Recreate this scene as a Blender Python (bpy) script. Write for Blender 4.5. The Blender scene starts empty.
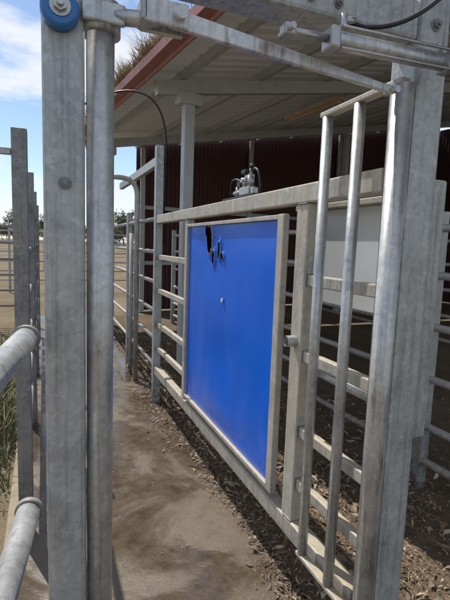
import bpy, bmesh, math, random
from mathutils import Matrix, Vector, noise
random.seed(7)
scene=bpy.context.scene
D=bpy.data

# ---------------------------------------------------------------- materials
def newmat(name):
    m=D.materials.new(name); m.use_nodes=True
    nt=m.node_tree; b=nt.nodes["Principled BSDF"]
    return m,nt,b
def N(nt,t,**k):
    n=nt.nodes.new(t)
    for a,v in k.items():
        if a in n.inputs.keys(): n.inputs[a].default_value=v
        else: setattr(n,a,v)
    return n
def ramp(nt,src,stops):
    r=nt.nodes.new('ShaderNodeValToRGB')
    e=r.color_ramp.elements
    while len(e)<len(stops): e.new(0.5)
    for i,(p,c) in enumerate(stops):
        e[i].position=p
        e[i].color=(c,c,c,1) if isinstance(c,(int,float)) else (*c,1)
    nt.links.new(src,r.inputs[0]); return r.outputs[0]
def tex(nt,scale=5,detail=6,rough=.6,mp=None,dist=0):
    tc=N(nt,'ShaderNodeTexCoord'); out=tc.outputs['Object']
    if mp:
        m=nt.nodes.new('ShaderNodeMapping'); m.inputs['Scale'].default_value=mp
        nt.links.new(out,m.inputs[0]); out=m.outputs[0]
    n=nt.nodes.new('ShaderNodeTexNoise'); n.inputs['Scale'].default_value=scale
    n.inputs['Detail'].default_value=detail; n.inputs['Roughness'].default_value=rough
    n.inputs['Distortion'].default_value=dist
    nt.links.new(out,n.inputs['Vector']); return n.outputs[0]
def mix(nt,f,a,b,blend='MIX'):
    m=nt.nodes.new('ShaderNodeMix'); m.data_type='RGBA'; m.blend_type=blend
    def s(i,v):
        if isinstance(v,tuple): m.inputs[i].default_value=(*v,1)
        elif isinstance(v,(int,float)): m.inputs[i].default_value=v if i==0 else (v,v,v,1)
        else: nt.links.new(v,m.inputs[i])
    s(0,f); s(6,a); s(7,b); return m.outputs[2]
def bump(nt,b,h,s=.3,d=.01):
    n=nt.nodes.new('ShaderNodeBump'); n.inputs['Strength'].default_value=s; n.inputs['Distance'].default_value=d
    nt.links.new(h,n.inputs['Height']); nt.links.new(n.outputs[0],b.inputs['Normal'])

def galv(name,lo,hi,metal=.55,rough=.42,dust=(.34,.28,.2),dustamt=.35,rust=.0,topdust=.5):
    m,nt,b=newmat(name)
    tc=N(nt,'ShaderNodeTexCoord')
    v=nt.nodes.new('ShaderNodeTexVoronoi'); v.inputs['Scale'].default_value=85
    nt.links.new(tc.outputs['Object'],v.inputs['Vector'])
    sep=nt.nodes.new('ShaderNodeSeparateColor'); nt.links.new(v.outputs['Color'],sep.inputs[0])
    n1=tex(nt,8,7,.68)
    base=mix(nt,ramp(nt,n1,[(.36,0),(.62,1)]),lo,hi)
    base=mix(nt,.35,base,mix(nt,sep.outputs[0],tuple(c*.8 for c in lo),hi))
    st=tex(nt,1,5,.65,mp=(60,60,2.0))
    base=mix(nt,ramp(nt,st,[(.5,0),(.7,.6)]),base,tuple(c*.45 for c in lo))
    ox=tex(nt,22,6,.72)
    base=mix(nt,ramp(nt,ox,[(.56,0),(.7,.6)]),base,tuple(min(.78,c*1.4) for c in hi))
    base=mix(nt,ramp(nt,ox,[(.3,.55),(.42,0)]),base,tuple(c*.5 for c in lo))
    du=tex(nt,4,8,.72)
    geo=nt.nodes.new('ShaderNodeNewGeometry'); sx=nt.nodes.new('ShaderNodeSeparateXYZ')
    nt.links.new(geo.outputs['Normal'],sx.inputs[0])
    up=nt.nodes.new('ShaderNodeMath'); up.operation='MULTIPLY'; up.inputs[1].default_value=topdust; up.use_clamp=True
    nt.links.new(sx.outputs[2],up.inputs[0])
    ad=nt.nodes.new('ShaderNodeMath'); ad.operation='ADD'; ad.use_clamp=True
    nt.links.new(ramp(nt,du,[(.4,0),(.7,min(1,dustamt*1.7))]),ad.inputs[0]); nt.links.new(up.outputs[0],ad.inputs[1])
    base=mix(nt,ad.outputs[0],base,dust)
    if rust>0:
        rs=tex(nt,1,6,.65,mp=(22,22,3.5))
        rf=ramp(nt,rs,[(.62-rust*.2,0),(.72-rust*.1,.85)])
        base=mix(nt,rf,base,(.2,.085,.035))
    so_=nt.nodes.new('ShaderNodeSeparateXYZ'); nt.links.new(tc.outputs['Object'],so_.inputs[0])
    mz=ramp(nt,so_.outputs[2],[(.03,.9),(.45,0)]); sn=ramp(nt,ox,[(.42,0),(.58,1)])
    base=mix(nt,mix(nt,mz,0.0,sn),base,(.13,.09,.055))
    nt.links.new(base,b.inputs['Base Color'])
    mm=nt.nodes.new('ShaderNodeMath'); mm.operation='MULTIPLY_ADD'; mm.inputs[1].default_value=-metal; mm.inputs[2].default_value=metal
    nt.links.new(ad.outputs[0],mm.inputs[0]); nt.links.new(mm.outputs[0],b.inputs['Metallic'])
    nt.links.new(ramp(nt,n1,[(.25,rough-.1),(.75,rough+.2)]),b.inputs['Roughness'])
    bump(nt,b,ox,.10,.003)
    return m
G_POST=galv('galv_post',(.29,.315,.33),(.49,.52,.535),.4,.46,dustamt=.16,topdust=.3)
G_TUBE=galv('galv_tube',(.38,.40,.415),(.6,.62,.635),.62,.32,dustamt=.12,topdust=.2)
G_TUBER=galv('galv_tube_rusty',(.44,.45,.46),(.66,.67,.67),.62,.3,dustamt=.15,topdust=.2,rust=.3)
G_RAIL=galv('galv_dusty',(.36,.35,.32),(.56,.54,.49),.28,.55,dust=(.46,.39,.29),dustamt=.45,topdust=.6)
G_FAR=galv('galv_far',(.32,.335,.34),(.5,.51,.52),.4,.45,dustamt=.2)
G_DARK=galv('galv_dark',(.16,.17,.18),(.3,.31,.32),.45,.5,dustamt=.15)

def simple(name,col,rough=.5,metal=0,var=.3,sc=20,spec=.5,bmp=0):
    m,nt,b=newmat(name)
    n=tex(nt,sc,6,.65)
    c=mix(nt,n,tuple(x*(1-var) for x in col),tuple(min(1,x*(1+var)) for x in col))
    nt.links.new(c,b.inputs['Base Color']); b.inputs['Roughness'].default_value=rough; b.inputs['Metallic'].default_value=metal
    b.inputs['Specular IOR Level'].default_value=spec
    if bmp: bump(nt,b,n,bmp,.004)
    return m
M_RUBBER=simple('black_rubber',(.012,.012,.013),.45)
M_BLACK=simple('black_plastic',(.02,.02,.022),.35)
M_BLUECAP=simple('blue_plastic',(.03,.15,.42),.4)
M_STEEL=simple('bright_steel',(.45,.45,.44),.35,.9,.3,60)
M_ALU=simple('cast_aluminium',(.42,.42,.42),.4,.8,.3,60)
M_WHITE=simple('white_sheet',(.62,.64,.66),.4,.1,.12,5)
M_FASCIA=simple('red_fascia',(.33,.15,.13),.6,0,.4,6)
M_STEELSH=simple('shed_steel',(.46,.48,.5),.5,.1,.25,8)
M_ROOF=simple('roof_sheet',(.86,.9,.95),.45,0,.04,3)
M_BATTEN=simple('batten_enamel',(.55,.42,.32),.5,0,.6,9)

def mk_blue():
    m,nt,b=newmat('blue_enamel')
    n=tex(nt,3,6,.6)
    c=mix(nt,ramp(nt,n,[(.3,0),(.7,1)]),(.001,.12,.68),(.002,.135,.74))
    s=tex(nt,38,5,.75); c=mix(nt,ramp(nt,s,[(.68,0),(.8,.3)]),c,(.12,.25,.6))
    v=tex(nt,1,4,.6,mp=(60,60,3)); c=mix(nt,ramp(nt,v,[(.66,0),(.8,.12)]),c,(.1,.15,.3))
    geo=N(nt,'ShaderNodeTexCoord'); sp=nt.nodes.new('ShaderNodeSeparateXYZ'); nt.links.new(geo.outputs['Object'],sp.inputs[0])
    lowf=ramp(nt,sp.outputs[2],[(.42,.5),(.66,0)])
    c=mix(nt,mix(nt,lowf,0.0,ramp(nt,tex(nt,30,6,.75),[(.4,0),(.65,1)])),c,(.2,.16,.12))
    nt.links.new(c,b.inputs['Base Color'])
    nt.links.new(ramp(nt,n,[(.3,.2),(.7,.26)]),b.inputs['Roughness'])
    b.inputs['Specular IOR Level'].default_value=.3
    return m
M_BLUE=mk_blue()
M_TORN=simple('torn_backing',(.035,.025,.02),.9,0,.6,50)
M_TORNEDGE=simple('torn_edge',(.3,.22,.14),.8,0,.6,60)

def mk_conc():
    m,nt,b=newmat('wet_concrete')
    n1=tex(nt,1.5,8,.62,dist=.8); n2=tex(nt,13,8,.72); n3=tex(nt,95,3,.6)
    c=mix(nt,ramp(nt,n1,[(.40,0),(.60,1)]),(.062,.044,.028),(.135,.102,.068))
    c=mix(nt,ramp(nt,n2,[(.40,.0),(.72,.5)]),c,(.19,.15,.105))
    c=mix(nt,ramp(nt,n2,[(.3,.5),(.45,0)]),c,(.045,.032,.02))
    c=mix(nt,ramp(nt,n3,[(.52,0),(.7,.55)]),c,(.04,.029,.019))
    tc=N(nt,'ShaderNodeTexCoord'); v=nt.nodes.new('ShaderNodeTexVoronoi'); v.feature='DISTANCE_TO_EDGE'; v.inputs['Scale'].default_value=.55
    dn=nt.nodes.new('ShaderNodeTexNoise'); dn.inputs['Scale'].default_value=5; nt.links.new(tc.outputs['Object'],dn.inputs[0])
    add=nt.nodes.new('ShaderNodeVectorMath'); add.operation='MULTIPLY_ADD'; add.inputs[1].default_value=(.35,.35,0)
    nt.links.new(dn.outputs[1],add.inputs[0]); nt.links.new(tc.outputs['Object'],add.inputs[2]); nt.links.new(add.outputs[0],v.inputs['Vector'])
    c=mix(nt,ramp(nt,v.outputs[0],[(.0,.45),(.004,0)]),c,(.02,.014,.01))
    nt.links.new(c,b.inputs['Base Color'])
    nt.links.new(ramp(nt,n1,[(.44,.10),(.56,.5)]),b.inputs['Roughness'])
    b.inputs['Specular IOR Level'].default_value=.42
    dry=ramp(nt,n1,[(.44,.12),(.56,1)])
    bump(nt,b,mix(nt,1.0,mix(nt,.4,n2,n3),dry,'MULTIPLY'),.4,.008)
    return m
M_CONC=mk_conc()
def mk_ground(name,a,b1,dk,lt):
    m,nt,b=newmat(name)
    n1=tex(nt,.5,8,.6); n2=tex(nt,9,8,.75); n3=tex(nt,60,4,.7)
    c=mix(nt,ramp(nt,n1,[(.35,0),(.65,1)]),a,b1)
    c=mix(nt,ramp(nt,n2,[(.35,0),(.7,.7)]),c,dk)
    c=mix(nt,ramp(nt,n3,[(.5,0),(.7,.5)]),c,lt)
    nt.links.new(c,b.inputs['Base Color']); b.inputs['Roughness'].default_value=1; b.inputs['Specular IOR Level'].default_value=.05
    bump(nt,b,mix(nt,.5,n2,n3),.6,.02)
    return m
M_DIRT=mk_ground('dirt',(.165,.125,.085),(.25,.205,.135),(.13,.10,.065),(.28,.24,.17))
M_SOIL=mk_ground('dark_soil',(.12,.088,.06),(.19,.145,.1),(.085,.06,.042),(.25,.2,.14))
M_KERB=simple('pale_concrete',(.3,.25,.17),.9,0,.4,14,spec=.2,bmp=.4)
def mk_wall():
    m,nt,b=newmat('maroon_sheet')
    n=tex(nt,2,6,.6)
    c=mix(nt,n,(.05,.016,.015),(.09,.03,.027))
    nt.links.new(c,b.inputs['Base Color']); b.inputs['Roughness'].default_value=.65
    return m
M_MAROON=mk_wall()
def mk_attr(name,rough=.8,trans=0):
    m,nt,b=newmat(name)
    a=nt.nodes.new('ShaderNodeVertexColor'); a.layer_name='Col'
    nt.links.new(a.outputs[0],b.inputs['Base Color']); b.inputs['Roughness'].default_value=rough
    return m
M_LEAF=mk_attr('leaf_colours',.7)

# ---------------------------------------------------------------- helpers
def link(o,parent=None):
    scene.collection.objects.link(o)
    if parent: o.parent=parent
    return o
def empty(name):
    e=D.objects.new(name,None); e.empty_display_size=.1; scene.collection.objects.link(e); return e
def finish(bm,name,mat,parent,smooth=False):
    me=D.meshes.new(name); bm.normal_update(); bm.to_mesh(me); bm.free()
    me.materials.append(mat)
    if smooth:
        for p in me.polygons: p.use_smooth=True
    return link(D.objects.new(name,me),parent)
def addbox(bm,lo,hi,bev=.003,rot=None,org=None,seg=2):
    b=bmesh.new(); bmesh.ops.create_cube(b,size=1)
    s=[hi[i]-lo[i] for i in range(3)]; c=[(hi[i]+lo[i])/2 for i in range(3)]
    for v in b.verts: v.co=Vector((v.co.x*s[0]+c[0],v.co.y*s[1]+c[1],v.co.z*s[2]+c[2]))
    if bev>0:
        bev=min(bev,min(s)*.45)
        bmesh.ops.bevel(b,geom=b.edges[:],offset=bev,segments=seg,affect='EDGES',profile=.5)
    if rot is not None:
        o=Vector(org) if org else Vector(c)
        for v in b.verts: v.co=rot@(v.co-o)+o
    me=D.meshes.new('t'); b.to_mesh(me); b.free(); bm.from_mesh(me); D.meshes.remove(me)
def box(name,lo,hi,mat,parent=None,bev=.003,rot=None,org=None):
    bm=bmesh.new(); addbox(bm,lo,hi,bev,rot,org); return finish(bm,name,mat,parent)
def addtube(bm,pts,r,seg=20,cap=True,radii=None):
    pts=[Vector(p) for p in pts]; rings=[]; n=len(pts); up=None
    for i,p in enumerate(pts):
        t=(pts[min(i+1,n-1)]-pts[max(i-1,0)]).normalized()
        if up is None:
            up=Vector((0,0,1)) if abs(t.z)<.9 else Vector((1,0,0))
        a=(up-t*up.dot(t)).normalized(); up=a; b=t.cross(a)
        rr=radii[i] if radii else r
        rings.append([bm.verts.new(p+a*math.cos(2*math.pi*k/seg)*rr+b*math.sin(2*math.pi*k/seg)*rr) for k in range(seg)])
    for i in range(n-1):
        for k in range(seg):
            f=bm.faces.new((rings[i][k],rings[i][(k+1)%seg],rings[i+1][(k+1)%seg],rings[i+1][k])); f.smooth=True
    if cap:
        bm.faces.new(rings[0][::-1]); bm.faces.new(rings[-1])
def tube(name,pts,r,mat,parent=None,seg=20,cap=True,radii=None):
    bm=bmesh.new(); addtube(bm,pts,r,seg,cap,radii); bmesh.ops.recalc_face_normals(bm,faces=bm.faces)
    return finish(bm,name,mat,parent)
def arc(a,b,c,n=10):
    a,b,c=map(Vector,(a,b,c)); return [ (a*(1-t)**2+b*2*t*(1-t)+c*t*t) for t in [i/n for i in range(n+1)]]
def bolt(bm,p,axis,r=.012,h=.01):
    p=Vector(p); ax=Vector(axis).normalized()
    addtube(bm,[p,p+ax*h*.25],r*1.5,20); addtube(bm,[p+ax*h*.25,p+ax*h],r,6); addtube(bm,[p+ax*h,p+ax*h*1.6],r*.5,10)
def weld(bm,pts,r=.0035):
    P=[]; R=[]
    for a,b in zip(pts[:-1],pts[1:]):
        a,b=Vector(a),Vector(b); n=max(3,int((b-a).length/.004))
        for i in range(n): P.append(a.lerp(b,i/n)); R.append(r*random.uniform(.7,1.25))
    addtube(bm,P,r,6,True,R)

# ================================================================ GROUND
def sheet(name,x0,x1,y0,y1,z,mat,n=1,amp=0,parent=None):
    bm=bmesh.new(); vs=[]
    nx=ny=n
    if isinstance(n,tuple): nx,ny=n
    for j in range(ny+1):
        for i in range(nx+1):
            x=x0+(x1-x0)*i/nx; y=y0+(y1-y0)*j/ny
            zz=z+(amp*noise.noise(Vector((x*2,y*2,0)))+amp*.5*noise.noise(Vector((x*7,y*7,3))) if amp else 0)
            vs.append(bm.verts.new((x,y,zz)))
    for j in range(ny):
        for i in range(nx):
            a=j*(nx+1)+i; f=bm.faces.new((vs[a],vs[a+1],vs[a+nx+2],vs[a+nx+1])); f.smooth=True
    return finish(bm,name,mat,parent)
sheet('ground',-900,900,-300,1500,-.03,M_DIRT)
sheet('yard_soil',1.04,4.8,-1,9.3,-.008,M_SOIL,(100,200),.02)
box('concrete_race_floor',(-.13,-2,-.2),(1.03,9.5,0),M_CONC,bev=.012)
box('concrete_kerb',(-.2,-2,-.2),(-.134,7.5,.035),M_KERB,bev=.015)

# ================================================================ HEAD BAIL FRAME
hb=empty('head_bail_frame')
box('hinge_post',(0,1.0,-.0),(.082,1.1,2.5),G_POST,hb,bev=.012)
tube('door_tube',[(.115,1.03,.02),(.115,1.03,2.5)],.029,G_TUBE,hb,32)
box('lock_post',(.94,1.0,.0),(1.045,1.11,2.5),G_POST,hb,bev=.012)
box('top_beam',(.084,1.005,2.065),(.938,1.105,2.165),G_POST,hb,bev=.01)
bm=bmesh.new()
bolt(bm,(.042,1.0,1.615),(0,-1,0),.009,.008)
bolt(bm,(.99,1.0,2.11),(0,-1,0),.011,.012)
bolt(bm,(.60,1.005,2.10),(0,-1,0),.009,.01); bolt(bm,(.68,1.005,2.10),(0,-1,0),.009,.01)
bmesh.ops.recalc_face_normals(bm,faces=bm.faces); finish(bm,'bolts',G_DARK,hb)
tube('roller_cap',[(.034,.999,1.94),(.034,.975,1.94),(.034,.968,1.94)],.036,M_BLUECAP,hb,32,radii=[.036,.036,.03])
bm=bmesh.new(); bolt(bm,(.034,.968,1.94),(0,-1,0),.013,.012); bmesh.ops.recalc_face_normals(bm,faces=bm.faces); finish(bm,'roller_nut',M_STEEL,hb)
bm=bmesh.new()
addtube(bm,[(.115,1.03,1.925),(.115,1.03,1.985)],.041,32)
addbox(bm,(.075,.985,1.935),(.16,1.0,1.975),.004)
addtube(bm,[(.14,1.0,1.955),(.2,.985,1.955),(.235,.985,1.965)],.016,16)
addbox(bm,(.19,.955,1.94),(.285,.965,1.99),.006); addbox(bm,(.19,1.0,1.94),(.285,1.01,1.99),.006)
addbox(bm,(.185,.955,1.943),(.2,1.01,1.987),.004)
addtube(bm,[(.265,.94,1.965),(.265,1.03,1.965)],.012,16)
bmesh.ops.recalc_face_normals(bm,faces=bm.faces); finish(bm,'yoke_bracket',G_TUBE,hb)
bm=bmesh.new()
def flat(bm,a,b,wa,wb,th):
    a,b=Vector(a),Vector(b); t=(b-a).normalized(); y=Vector((0,1,0)); u=t.cross(y).normalized()
    if u.z<0:u=-u
    vs=[]
    for s,w in((a,wa),(b,wb)):
        for du,dy in((-1,-1),(1,-1),(1,1),(-1,1)): vs.append(bm.verts.new(s+u*du*w/2+y*dy*th/2))
    for q in((0,1,2,3),(7,6,5,4),(0,4,5,1),(1,5,6,2),(2,6,7,3),(3,7,4,0)): bm.faces.new([vs[i] for i in q])
flat(bm,(.25,.985,1.97),(.85,.985,1.915),.04,.018,.014)
bmesh.ops.recalc_face_normals(bm,faces=bm.faces); o=finish(bm,'link_bar',G_TUBER,hb)
md=o.modifiers.new('b','BEVEL'); md.width=.003; md.segments=2
tube('link_pin',[(.848,.965,1.915),(.848,1.01,1.915)],.009,M_STEEL,hb,16)
# pneumatic cylinder
pc=empty('pneumatic_cylinder')
tube('barrel',[(.62,.93,1.975),(.98,.93,1.985)],.021,G_TUBE,pc,28)
bm=bmesh.new()
addbox(bm,(.602,.907,1.95),(.628,.953,2.0),.006); addbox(bm,(.955,.905,1.96),(.985,.955,2.01),.006)
addtube(bm,[(.5,.93,1.972),(.6,.93,1.975)],.009,14); addtube(bm,[(.628,.908,1.952),(.96,.908,1.962)],.004,8); addtube(bm,[(.628,.908,1.998),(.96,.908,2.008)],.004,8)
addbox(bm,(.488,.915,1.96),(.515,.945,1.985),.004); addtube(bm,[(.5,.9,1.972),(.5,.96,1.972)],.007,12)
addtube(bm,[(.645,.93,1.99),(.645,.93,2.035)],.009,10); addtube(bm,[(.645,.93,2.02),(.675,.93,2.03)],.008,10); addtube(bm,[(.94,.93,2.0),(.94,.93,2.03)],.008,10)
bmesh.ops.recalc_face_normals(bm,faces=bm.faces); finish(bm,'end_blocks',M_ALU,pc)
tube('air_hose',[(.66,.94,2.028),(.72,.95,2.03)]+arc((.76,.94,2.035),(.86,.9,2.05),(.98,.9,2.2),12),.0055,M_RUBBER,pc,10)
# door with vertical bars
dr=empty('head_bail_door')
tube('main_tube',[(.905,1.012,.12),(.905,1.012,1.945)],.030,G_TUBER,dr,32)
tube('bar_1',[(.905,1.19,.34),(.905,1.19,1.945)],.0185,G_TUBE,dr,24)
tube('bar_2',[(.905,1.36,.34),(.905,1.36,1.945)],.0185,G_TUBE,dr,24)
box('top_bar',(.888,1.0,1.946),(.922,1.385,1.964),G_RAIL,dr,.004)
box('bottom_bar',(.888,1.045,.322),(.922,1.385,.339),G_RAIL,dr,.004)

# ================================================================ CRUSH SIDE PANEL
sp=empty('crush_side_panel')
box('top_rail',(.938,1.112,1.675),(1.0,4.03,1.748),G_RAIL,sp,.006)
box('bottom_rail',(.938,1.112,.285),(1.0,4.03,.362),G_RAIL,sp,.006)
box('post_a',(.944,1.515,.363),(.996,1.60,1.674),G_RAIL,sp,.005)
box('post_b',(.944,3.09,.363),(.996,3.15,1.674),G_RAIL,sp,.005)
bm=bmesh.new()
for z in (1.375,1.07,.755,.53):
    addbox(bm,(.955,1.113,z-.022),(.987,1.514,z+.022),.005)
    addbox(bm,(.955,3.151,z-.022),(.987,4.03,z+.022),.005)
finish(bm,'rails',G_RAIL,sp)
bm=bmesh.new()
for z in (1.375,1.07,.755,.53):
    for y in (1.5145,3.1515): weld(bm,[(.953,y,z-.022),(.953,y,z+.022)],.004); weld(bm,[(.953,y,z+.0235),(.987,y,z+.0235)],.004)
    weld(bm,[(.953,4.03,z-.022),(.953,4.03,z+.022)],.004)
for y in (1.515,3.09):
    weld(bm,[(.942,y,.365),(.942,y+.07,.365)],.004); weld(bm,[(.942,y,1.673),(.942,y+.07,1.673)],.004)
bmesh.ops.recalc_face_normals(bm,faces=bm.faces); finish(bm,'weld_beads',G_DARK,sp)
bm=bmesh.new()
addtube(bm,[(.90,1.56,1.125),(.96,1.56,1.125)],.023,20,False); addtube(bm,[(.9,1.56,1.125),(.96,1.56,1.125)],.019,20,False)
finish(bm,'slide_stub',G_TUBE,sp)
tube('lower_slide_tube',[(1.02,1.1,1.01),(1.02,1.62,1.01)],.022,G_TUBE,sp,20)
bm=bmesh.new()
addbox(bm,(.925,1.672,.4),(.955,1.725,1.64),.004); addbox(bm,(.925,3.035,.4),(.955,3.07,1.64),.004)
addbox(bm,(.926,1.726,1.618),(.954,3.034,1.638),.003); addbox(bm,(.926,1.726,.402),(.954,3.034,.425),.003)
finish(bm,'sheet_frame',G_RAIL,sp)
y0,y1,z0,z1=1.727,3.033,.427,1.616
ny,nz=260,236
def hole(y,z):
    w=.012*noise.noise(Vector((y*60,z*60,0)))+.008*noise.noise(Vector((y*140,z*140,5)))
    d1=math.hypot((y-2.60)/.044,(z-1.535)/.08)-1+w*14
    d1b=math.hypot((y-2.64)/.034,(z-1.585)/.035)-1+w*14
    d2=math.hypot((y-2.44)/.016,(z-1.475)/.05)-1+w*18
    d4=math.hypot((y-2.39)/.018,(z-1.44)/.018)-1+w*14
    d3=math.hypot((y-2.53)/.018,(z-1.43)/.045)-1+w*20
    return min(d1,d1b,d2,d3,d4)
bm=bmesh.new(); g=[]
for j in range(nz+1):
    row=[]
    for i in range(ny+1):
        y=y0+(y1-y0)*i/ny; z=z0+(z1-z0)*j/nz
        e=min(1,min(y-y0,y1-y,z-z0,z1-z)/.12)
        d=.009*noise.noise(Vector((y*1.9,z*2.2,9)))+.0025*noise.noise(Vector((y*6,z*4,2)))+.006*math.exp(-((y-2.3)**2+(z-.85)**2)/.02)+.004*math.exp(-((y-1.95)**2/.02+(z-1.1)**2/.05))
        h=hole(y,z); cur=0
        if h<.6: cur=-.013*(1-max(h,0)/.6)
        row.append(bm.verts.new((.944+d*e+cur,y,z)))
    g.append(row)
for j in range(nz):
    for i in range(ny):
        y=y0+(y1-y0)*(i+.5)/ny; z=z0+(z1-z0)*(j+.5)/nz
        h=hole(y,z)
        if h<0: continue
        f=bm.faces.new((g[j][i],g[j+1][i],g[j+1][i+1],g[j][i+1])); f.smooth=True
        f.material_index=1 if h<.2 else 0
for v in [v for v in bm.verts if not v.link_faces]: bm.verts.remove(v)
o=finish(bm,'blue_sheet',M_BLUE,sp); o.data.materials.append(M_TORNEDGE)
box('sheet_backing',(.972,1.73,.43),(.987,3.03,1.61),M_TORN,sp,.0)
tube('white_sticker',[(.938,2.36,1.19),(.931,2.36,1.19)],.012,M_WHITE,sp,16)
box('side_plate',(1.12,1.13,1.27),(1.135,1.86,1.665),M_WHITE,sp,.004)
box('side_plate_lip',(1.09,1.13,1.666),(1.15,1.86,1.69),G_RAIL,sp,.004)
box('plate_upright',(1.10,1.06,.9),(1.15,1.129,1.72),G_POST,sp,.006)

# valve
va=empty('pneumatic_valve')
box('mount_plate',(.94,2.02,1.749),(1.0,2.42,1.757),M_BLACK,va,.002)
bm=bmesh.new()
addbox(bm,(.945,2.08,1.758),(.985,2.2,1.80),.005); addtube(bm,[(.965,2.1,1.8),(.965,2.1,1.85)],.018,16); addtube(bm,[(.965,2.17,1.8),(.965,2.17,1.84)],.014,14)
addbox(bm,(.95,2.085,1.835),(.98,2.15,1.86),.005); addtube(bm,[(.93,2.14,1.83),(1.0,2.14,1.83)],.012,12); addtube(bm,[(.965,2.2,1.78),(.965,2.3,1.78)],.012,12)
addtube(bm,[(.965,2.1,1.86),(.965,2.1,1.885)],.008,10); addtube(bm,[(.965,2.26,1.757),(.965,2.26,1.81)],.012,12); addbox(bm,(.95,2.04,1.758),(.98,2.07,1.79),.004)
bmesh.ops.recalc_face_normals(bm,faces=bm.faces); finish(bm,'valve_body',M_ALU,va)
bm=bmesh.new()
addtube(bm,arc((.965,2.14,1.86),(.96,1.98,1.93),(.97,2.0,1.76),10),.006,8); addtube(bm,arc((.96,2.2,1.83),(.95,2.36,1.9),(.97,2.36,1.757),10),.006,8)
addbox(bm,(.94,2.12,1.862),(.985,2.17,1.885),.004); addtube(bm,[(.965,2.085,1.885),(.965,2.085,1.905)],.014,12); addbox(bm,(.947,2.19,1.80),(.98,2.24,1.835),.004)
bmesh.ops.recalc_face_normals(bm,faces=bm.faces); finish(bm,'valve_hoses',M_RUBBER,va)

# ================================================================ RACE BEYOND (right side)
rp=empty('race_panel')
box('post_1',(.93,4.032,0),(1.0,4.10,2.36),G_POST,rp,.006)
bm=bmesh.new()
for y in (5.5,7.0,8.6): addbox(bm,(.93,y,0),(.99,y+.07,1.85),.005)
finish(bm,'posts',G_FAR,rp)
bm=bmesh.new()
for z in (1.72,1.42,1.14,.87,.61,.35): addtube(bm,[(.96,4.1,z),(.96,8.6,z)],.02,12)
finish(bm,'pipes',G_FAR,rp)
box('overhead_rail',(.94,4.101,2.19),(.99,6.2,2.27),G_FAR,rp,.005)
tube('elbow_pipe',[(.9,4.75,.0),(.9,4.75,1.95)]+arc((.9,4.75,1.98),(.9,4.75,2.15),(.72,4.75,2.15),8)+[(.52,4.75,2.15)],.026,G_FAR,rp,18)
tube('slide_pipe',[(.9,5.05,.0),(.9,5.05,1.6)],.024,G_FAR,rp,16)
tube('black_air_hose',arc((.3,4.5,2.7),(.96,3.95,3.05),(1.03,4.09,2.4),14)+[(1.025,4.1,2.0),(1.025,4.1,1.5)],.009,M_RUBBER,None,10)

# ================================================================ LEFT RACE PANEL
def panel(name,p0,p1,zs,posts,r=.02,ph=1.9,pw=.06,mat=G_FAR,pmat=None):
    e=empty(name); p0=Vector(p0); p1=Vector(p1); d=(p1-p0); L=d.length; d.normalize()
    bm=bmesh.new()
    for z in zs: addtube(bm,[(p0.x,p0.y,z),(p1.x,p1.y,z)],r,12)
    finish(bm,'rails',mat,e)
    bm=bmesh.new()
    ang=math.atan2(d.y,d.x); rot=Matrix.Rotation(ang,3,'Z')
    for s in posts:
        c=p0+d*s
        addbox(bm,(c.x-pw/2,c.y-pw/2,-.02),(c.x+pw/2,c.y+pw/2,ph),.005,rot)
    finish(bm,'posts',pmat or mat,e); return e
panel('race_panel',(-.1,2.33),(-.1,7.5),(1.72,1.42,1.14,.87,.61,.35),(.03,1.5,3.0,5.1),ph=2.0,pw=.068,mat=G_FAR,pmat=G_DARK)
panel('yard_fence',(-6,8.6),(-.2,8.6),(1.7,1.42,1.14,.87,.6,.33),(.1,2,4,5.1,5.75),mat=G_FAR)
panel('yard_fence',(-.9,6.2),(-1.6,12.5),(1.7,1.42,1.14,.87,.6,.33),(.0,2.3,4.6,6.3),mat=G_FAR)
panel('yard_fence',(-8,14),(3,14),(1.7,1.42,1.14,.87,.6,.33),(.5,3,5.0,7.1,9.0,10.9),mat=G_FAR)
panel('yard_fence',(-8,24),(9,24),(1.6,1.3,1.0,.7,.4),(.5,3,5.5,8,10.5,13,16),mat=G_FAR)
panel('yard_fence',(2.25,.2),(2.25,8.2),(1.65,1.36,1.04,.71,.40,.17),(.1,1.9,4.2,6.4,8),r=.024,ph=1.75,pw=.07,mat=G_FAR)
panel('yard_fence',(4.6,.5),(4.8,8),(1.65,1.36,1.04,.71,.40),(.1,2.4,4.8,7.2),r=.024,ph=1.75,pw=.07,mat=G_FAR)
box('overhead_bracket',(-.9,2.34,1.88),(-.135,2.37,1.91),G_FAR,None,.004)

ng=empty('pipe_gate')
for k,z in enumerate((1.30,.93)):
    a=Vector((-.036,.975,z)); b=Vector((-.25,-.6,z)); t=(b-a).normalized()
    tube('rail_%d'%k,[a,b],.0235,G_TUBE,ng,32)
    tube('collar_%d'%k,[a-t*.004,a+t*.010],.0275,G_DARK,ng,32)
    tube('lug_%d'%k,[a-t*.03,a-t*.003],.012,G_DARK,ng,12)
tube('end_stile',[(-.255,-.62,.5),(-.255,-.62,1.5)],.0245,G_TUBE,ng,24)

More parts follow.
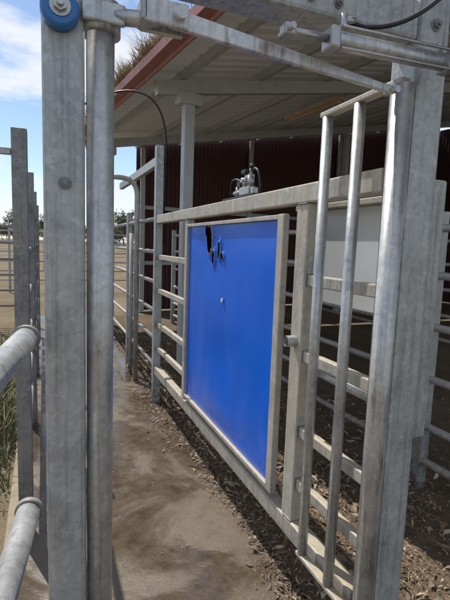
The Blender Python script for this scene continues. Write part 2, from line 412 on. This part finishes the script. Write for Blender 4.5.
# ================================================================ SHED
sh=empty('open_shed')
O=Vector((1.3,3.3,0)); V=Vector((-.128,.992,0)).normalized(); U=Vector((V.y,-V.x,0))
def S(u,v,z): return O+U*u+V*v+Vector((0,0,z))
SL=.19; EZ=3.3
def rz(u): return EZ+SL*u
UM=11; V0=-4; V1=6.4
bm=bmesh.new()
prof=[(0,0),(.03,.028),(.06,.028),(.09,0),(.19,0)]
vv=[];v=V0
while v<V1:
    for a,h in prof[:-1]: vv.append((v+a,h))
    v+=.19
rows=[]
for (a,h) in vv:
    rows.append((bm.verts.new(S(-.08,a,rz(-.08)+h)),bm.verts.new(S(UM,a,rz(UM)+h))))
for i in range(len(rows)-1): bm.faces.new((rows[i][0],rows[i][1],rows[i+1][1],rows[i+1][0]))
finish(bm,'roof_sheets',M_ROOF,sh)
def beam(bm,a,b,w,h):
    a,b=Vector(a),Vector(b); t=(b-a).normalized(); s=t.cross(Vector((0,0,1))).normalized(); n=s.cross(t)
    vs=[]
    for p in(a,b):
        for x,y in((-.5,0),(.5,0),(.5,-1),(-.5,-1)): vs.append(bm.verts.new(p+s*x*w+n*y*h))
    for q in((0,1,2,3),(7,6,5,4),(0,4,5,1),(1,5,6,2),(2,6,7,3),(3,7,4,0)): bm.faces.new([vs[i] for i in q])
bm=bmesh.new()
u=.35
while u<UM:
    beam(bm,S(u,V0,rz(u)-.004),S(u,V1-.05,rz(u)-.004),.055,.09); u+=1.0
bmesh.ops.recalc_face_normals(bm,faces=bm.faces); finish(bm,'purlins',M_STEELSH,sh)
bm=bmesh.new()
vc=1.66
for v in (vc-4.6,vc,vc+3.4):
    beam(bm,S(.02,v,rz(.02)-.10),S(UM,v,rz(UM)-.10),.09,.14)
bmesh.ops.recalc_face_normals(bm,faces=bm.faces); finish(bm,'rafters',M_STEELSH,sh)
bm=bmesh.new()
rot=Matrix.Rotation(math.atan2(U.y,U.x),3,'Z')
for v in (vc,vc+3.4):
    c=S(.42,v,0); addbox(bm,(c.x-.06,c.y-.05,0),(c.x+.06,c.y+.05,rz(.42)-.25),.006,rot)
    addbox(bm,(c.x-.13,c.y-.075,rz(.42)-.36),(c.x+.13,c.y+.075,rz(.42)-.24),.004,rot)
for v in (vc,vc+3.4):
    c=S(6,v,0); addbox(bm,(c.x-.06,c.y-.06,0),(c.x+.06,c.y+.06,rz(6)-.2),.006,rot)
finish(bm,'columns',M_STEELSH,sh)
bm=bmesh.new(); beam(bm,S(-.10,V0,rz(0)+.05),S(-.10,V1,rz(0)+.05),.02,.2)
beam(bm,S(-.16,V0,rz(0)-.02),S(-.16,V1,rz(0)-.02),.1,.09)
bmesh.ops.recalc_face_normals(bm,faces=bm.faces); finish(bm,'fascia',M_FASCIA,sh)
bm=bmesh.new(); beam(bm,(3.80,6.9,3.66),(3.92,5.57,3.66),.14,.06); beam(bm,(3.80,6.85,3.599),(3.92,5.62,3.599),.04,.04)
bmesh.ops.recalc_face_normals(bm,faces=bm.faces); finish(bm,'batten_light',M_BATTEN,sh)
def corr(bm,P,a0,a1,zf,step=.1,dep=.018,nrm=Vector((0,0,0))):
    n=int((a1-a0)/(step/4)); prev=None
    for i in range(n+1):
        a=a0+(a1-a0)*i/n; off=nrm*dep*math.sin(2*math.pi*a/step)
        p=P(a)+off; q=(bm.verts.new(p),bm.verts.new(p+Vector((0,0,zf(a)))))
        if prev: bm.faces.new((prev[0],q[0],q[1],prev[1])).smooth=True
        prev=q
bm=bmesh.new()
corr(bm,lambda a:S(a,6.5,0),1.4,UM,lambda a:rz(a)-.02,nrm=V)
corr(bm,lambda a:S(UM,a,0),V0,6.5,lambda a:rz(UM)-.15,nrm=U)
finish(bm,'walls',M_MAROON,sh)
bm=bmesh.new()
for z in (1.1,2.3): 
    beam(bm,S(1.45,6.42,z),S(UM,6.42,z),.06,.08)
for u in (1.5,4.2,7): 
    c=S(u,6.36,0); addbox(bm,(c.x-.05,c.y-.03,0),(c.x+.05,c.y+.03,rz(u)-.1),.004,rot)
bmesh.ops.recalc_face_normals(bm,faces=bm.faces); finish(bm,'wall_girts',M_STEELSH,sh)

# ================================================================ LEAF LITTER, WEEDS, STRAW
def colour_mesh(bm,name,cols,mat,parent=None):
    me=D.meshes.new(name); bm.to_mesh(me); bm.free(); me.materials.append(mat)
    ca=me.color_attributes.new('Col','FLOAT_COLOR','CORNER')
    for p in me.polygons:
        for li in p.loop_indices: ca.data[li].color=(*cols[p.index],1)
    return link(D.objects.new(name,me),parent)
LC=[(.24,.16,.095),(.32,.23,.14),(.13,.085,.055),(.5,.42,.3),(.09,.065,.045),(.3,.16,.085),(.25,.2,.15),(.4,.3,.2)]
def leaf(bm,cols,x,y,z,L,W,tilt,col):
    a=random.uniform(0,6.28); rot=Matrix.Rotation(a,3,'Z')@Matrix.Rotation(random.gauss(0,tilt),3,'X')@Matrix.Rotation(random.gauss(0,tilt),3,'Y')
    c=random.uniform(.05,.35)*L; o=Vector((x,y,z)); k=random.uniform(-.3,.3)*L
    P=[(-L/2,k,0),(-L*.15,W/2,c*.4),(-L*.15,-W/2,c*.4),(L*.2,W*.4,c*.45),(L*.2,-W*.4,c*.45),(L/2,k,-c*.1)]
    v=[bm.verts.new(o+rot@Vector(p)) for p in P]
    for q in((0,2,1),(1,2,4,3),(3,4,5)): bm.faces.new([v[i] for i in q]); cols.append(col)
def rc(s=1): 
    c=random.choice(LC); k=random.uniform(.6,1.25)*s; return tuple(min(1,x*k) for x in c)
bm=bmesh.new(); cols=[]
for _ in range(34000):
    x=1.02+abs(random.gauss(0,.95)); y=random.uniform(.2,7.0)
    if x>4.5: continue
    big=random.random()
    L=random.uniform(.006,.03) if big<.85 else random.uniform(.035,.085)
    leaf(bm,cols,x,y,random.uniform(0,.03),L,L*random.uniform(.12,.4) if big<.93 else .004,.35,rc())
for _ in range(8000):
    y=random.uniform(.9,7); n=noise.noise(Vector((y*2.2,0,0)))
    x=1.02-abs(random.gauss(0,.03+.07*max(0,n+.15)+ (.07 if 3.0<y<5.2 else 0)))
    L=random.uniform(.004,.022) if random.random()<.9 else random.uniform(.03,.055)
    leaf(bm,cols,x,y,random.uniform(.003,.018),L,L*random.uniform(.12,.35),.3,rc(.75))
for _ in range(1100):
    x=random.uniform(-.1,1); y=random.uniform(1,6)
    if noise.noise(Vector((x*3,y*2,4)))<0: continue
    leaf(bm,cols,x,y,.004,random.uniform(.005,.028),random.uniform(.0015,.005),.2,rc(.75))
colour_mesh(bm,'leaf_litter',cols,M_LEAF)
bm=bmesh.new(); cols=[]
for _ in range(11000):
    x=-.22-abs(random.gauss(0,.35)); y=random.gauss(4.9,.8)
    h=random.uniform(.05,.28)*(.6+.8*abs(noise.noise(Vector((x*4,y*3,0)))*2)); a=random.uniform(0,6.28); l=random.uniform(.1,.9)*h; w=random.uniform(.002,.007)
    d=Vector((math.cos(a),math.sin(a),0)); s=Vector((-d.y,d.x,0))*w; b=Vector((x,y,-.02))
    v=[bm.verts.new(p) for p in (b-s,b+s,b+d*l*.4+Vector((0,0,h*.6))+s*.8,b+d*l*.4+Vector((0,0,h*.6))-s*.8,b+d*l+Vector((0,0,h*.9)))]
    k=random.random(); c=(.09+.12*k,.13+.06*k,.055+.03*k) if random.random()<.7 else (.3,.25,.14)
    bm.faces.new((v[0],v[1],v[2],v[3])); bm.faces.new((v[3],v[2],v[4])); cols+= [c,c]
colour_mesh(bm,'weeds',cols,M_LEAF)
bm=bmesh.new(); cols=[]
for _ in range(4500):
    v=random.triangular(.3,4.4,2.2); b=S(-.14+random.gauss(0,.03),v,rz(0)-.02+random.uniform(0,.08))
    h=random.uniform(.05,.2)*(.4+1.4*max(0,.5+noise.noise(Vector((v*2.5,0,0))))); d=Vector((random.gauss(0,.6),random.gauss(0,.6),random.uniform(.1,1))).normalized()*h
    s=Vector((random.gauss(0,1),random.gauss(0,1),0)).normalized()*.005
    q=[bm.verts.new(b-s),bm.verts.new(b+s),bm.verts.new(b+d)]; bm.faces.new(q)
    k=random.uniform(.6,1.2); cols.append((.36*k,.27*k,.17*k))
colour_mesh(bm,'gutter_straw',cols,M_LEAF)

bm=bmesh.new(); cols=[]
def tree(x,y,h):
    for j in range(5):
        n0=len(bm.faces)
        p0=Vector((x,y,0 if j==0 else h*.3)); p1=Vector((x+random.gauss(0,.15)*h,y+random.gauss(0,.1)*h,h*random.uniform(.45,.75)))
        addtube(bm,[p0,(p0+p1)/2+Vector((random.gauss(0,.02)*h,0,0)),p1],.02*h,6,True,[.028*h if j==0 else .014*h,.014*h,.006*h])
        cols.extend([(.14,.11,.09)]*(len(bm.faces)-n0))
        for c in range(5):
            cc=p1+Vector((random.gauss(0,.16)*h,random.gauss(0,.13)*h,random.gauss(.0,.11)*h)); sz=random.uniform(.06,.12)*h; k=random.uniform(.6,1.3)
            for _ in range(90):
                d=Vector((random.gauss(0,1),random.gauss(0,1),random.gauss(0,.7)))*sz*.7
                o=cc+d; s=h*.02
                q=[bm.verts.new(o+Vector((random.gauss(0,1),random.gauss(0,1),random.gauss(0,1)))*s) for _ in range(3)]
                bm.faces.new(q); kk=k*random.uniform(.7,1.3); cols.append((.10*kk,.115*kk,.075*kk))
for i in range(44):
    tree(-60+i*2.6+random.gauss(0,1),random.uniform(110,190),random.uniform(5.5,10))
colour_mesh(bm,'tree_line',cols,M_LEAF)

# ================================================================ LIGHT
AZ=-19; EL=56
w=D.worlds.new("World"); scene.world=w; w.use_nodes=True; nt=w.node_tree
bg=nt.nodes['Background']; sky=nt.nodes.new('ShaderNodeTexSky'); sky.sky_type='NISHITA'; sky.sun_disc=False
sky.sun_elevation=math.radians(EL); sky.sun_rotation=math.radians(AZ%360); sky.dust_density=.3; sky.air_density=1; sky.ozone_density=2
tc=nt.nodes.new('ShaderNodeTexCoord'); mp=nt.nodes.new('ShaderNodeMapping'); mp.inputs['Scale'].default_value=(1.6,1.6,5); mp.inputs['Location'].default_value=(.3,.1,.55)
nt.links.new(tc.outputs['Generated'],mp.inputs[0])
cn=nt.nodes.new('ShaderNodeTexNoise'); cn.inputs['Scale'].default_value=2.2; cn.inputs['Detail'].default_value=9; cn.inputs['Roughness'].default_value=.58; nt.links.new(mp.outputs[0],cn.inputs['Vector'])
cf=ramp(nt,cn.outputs[0],[(.44,0),(.58,.92)])
cm=mix(nt,cf,sky.outputs[0],(6.6,6.8,7.2))
nt.links.new(cm,bg.inputs['Color']); bg.inputs['Strength'].default_value=.14
sl=D.lights.new('sun','SUN'); sl.energy=4.7; sl.angle=math.radians(.5); sl.color=(1,.955,.88)
so=D.objects.new('sun',sl); scene.collection.objects.link(so)
a=math.radians(AZ); e=math.radians(EL); dirv=Vector((math.sin(a)*math.cos(e),math.cos(a)*math.cos(e),math.sin(e)))
so.rotation_euler=dirv.to_track_quat('Z','Y').to_euler()

# ================================================================ CAMERA
cd=D.cameras.new('camera'); cd.lens=27; cd.sensor_width=36; cd.clip_end=3000; cd.clip_start=.05
co=D.objects.new('camera',cd); scene.collection.objects.link(co); scene.camera=co
M=Matrix.Rotation(-math.radians(22),3,'Z')@Matrix.Rotation(math.radians(90-6.9),3,'X')@Matrix.Rotation(math.radians(2.0),3,'Z')
co.matrix_world=Matrix.Translation((0,0,1.5))@M.to_4x4()
scene.view_settings.view_transform='Standard'; scene.view_settings.look='None'; scene.view_settings.exposure=0
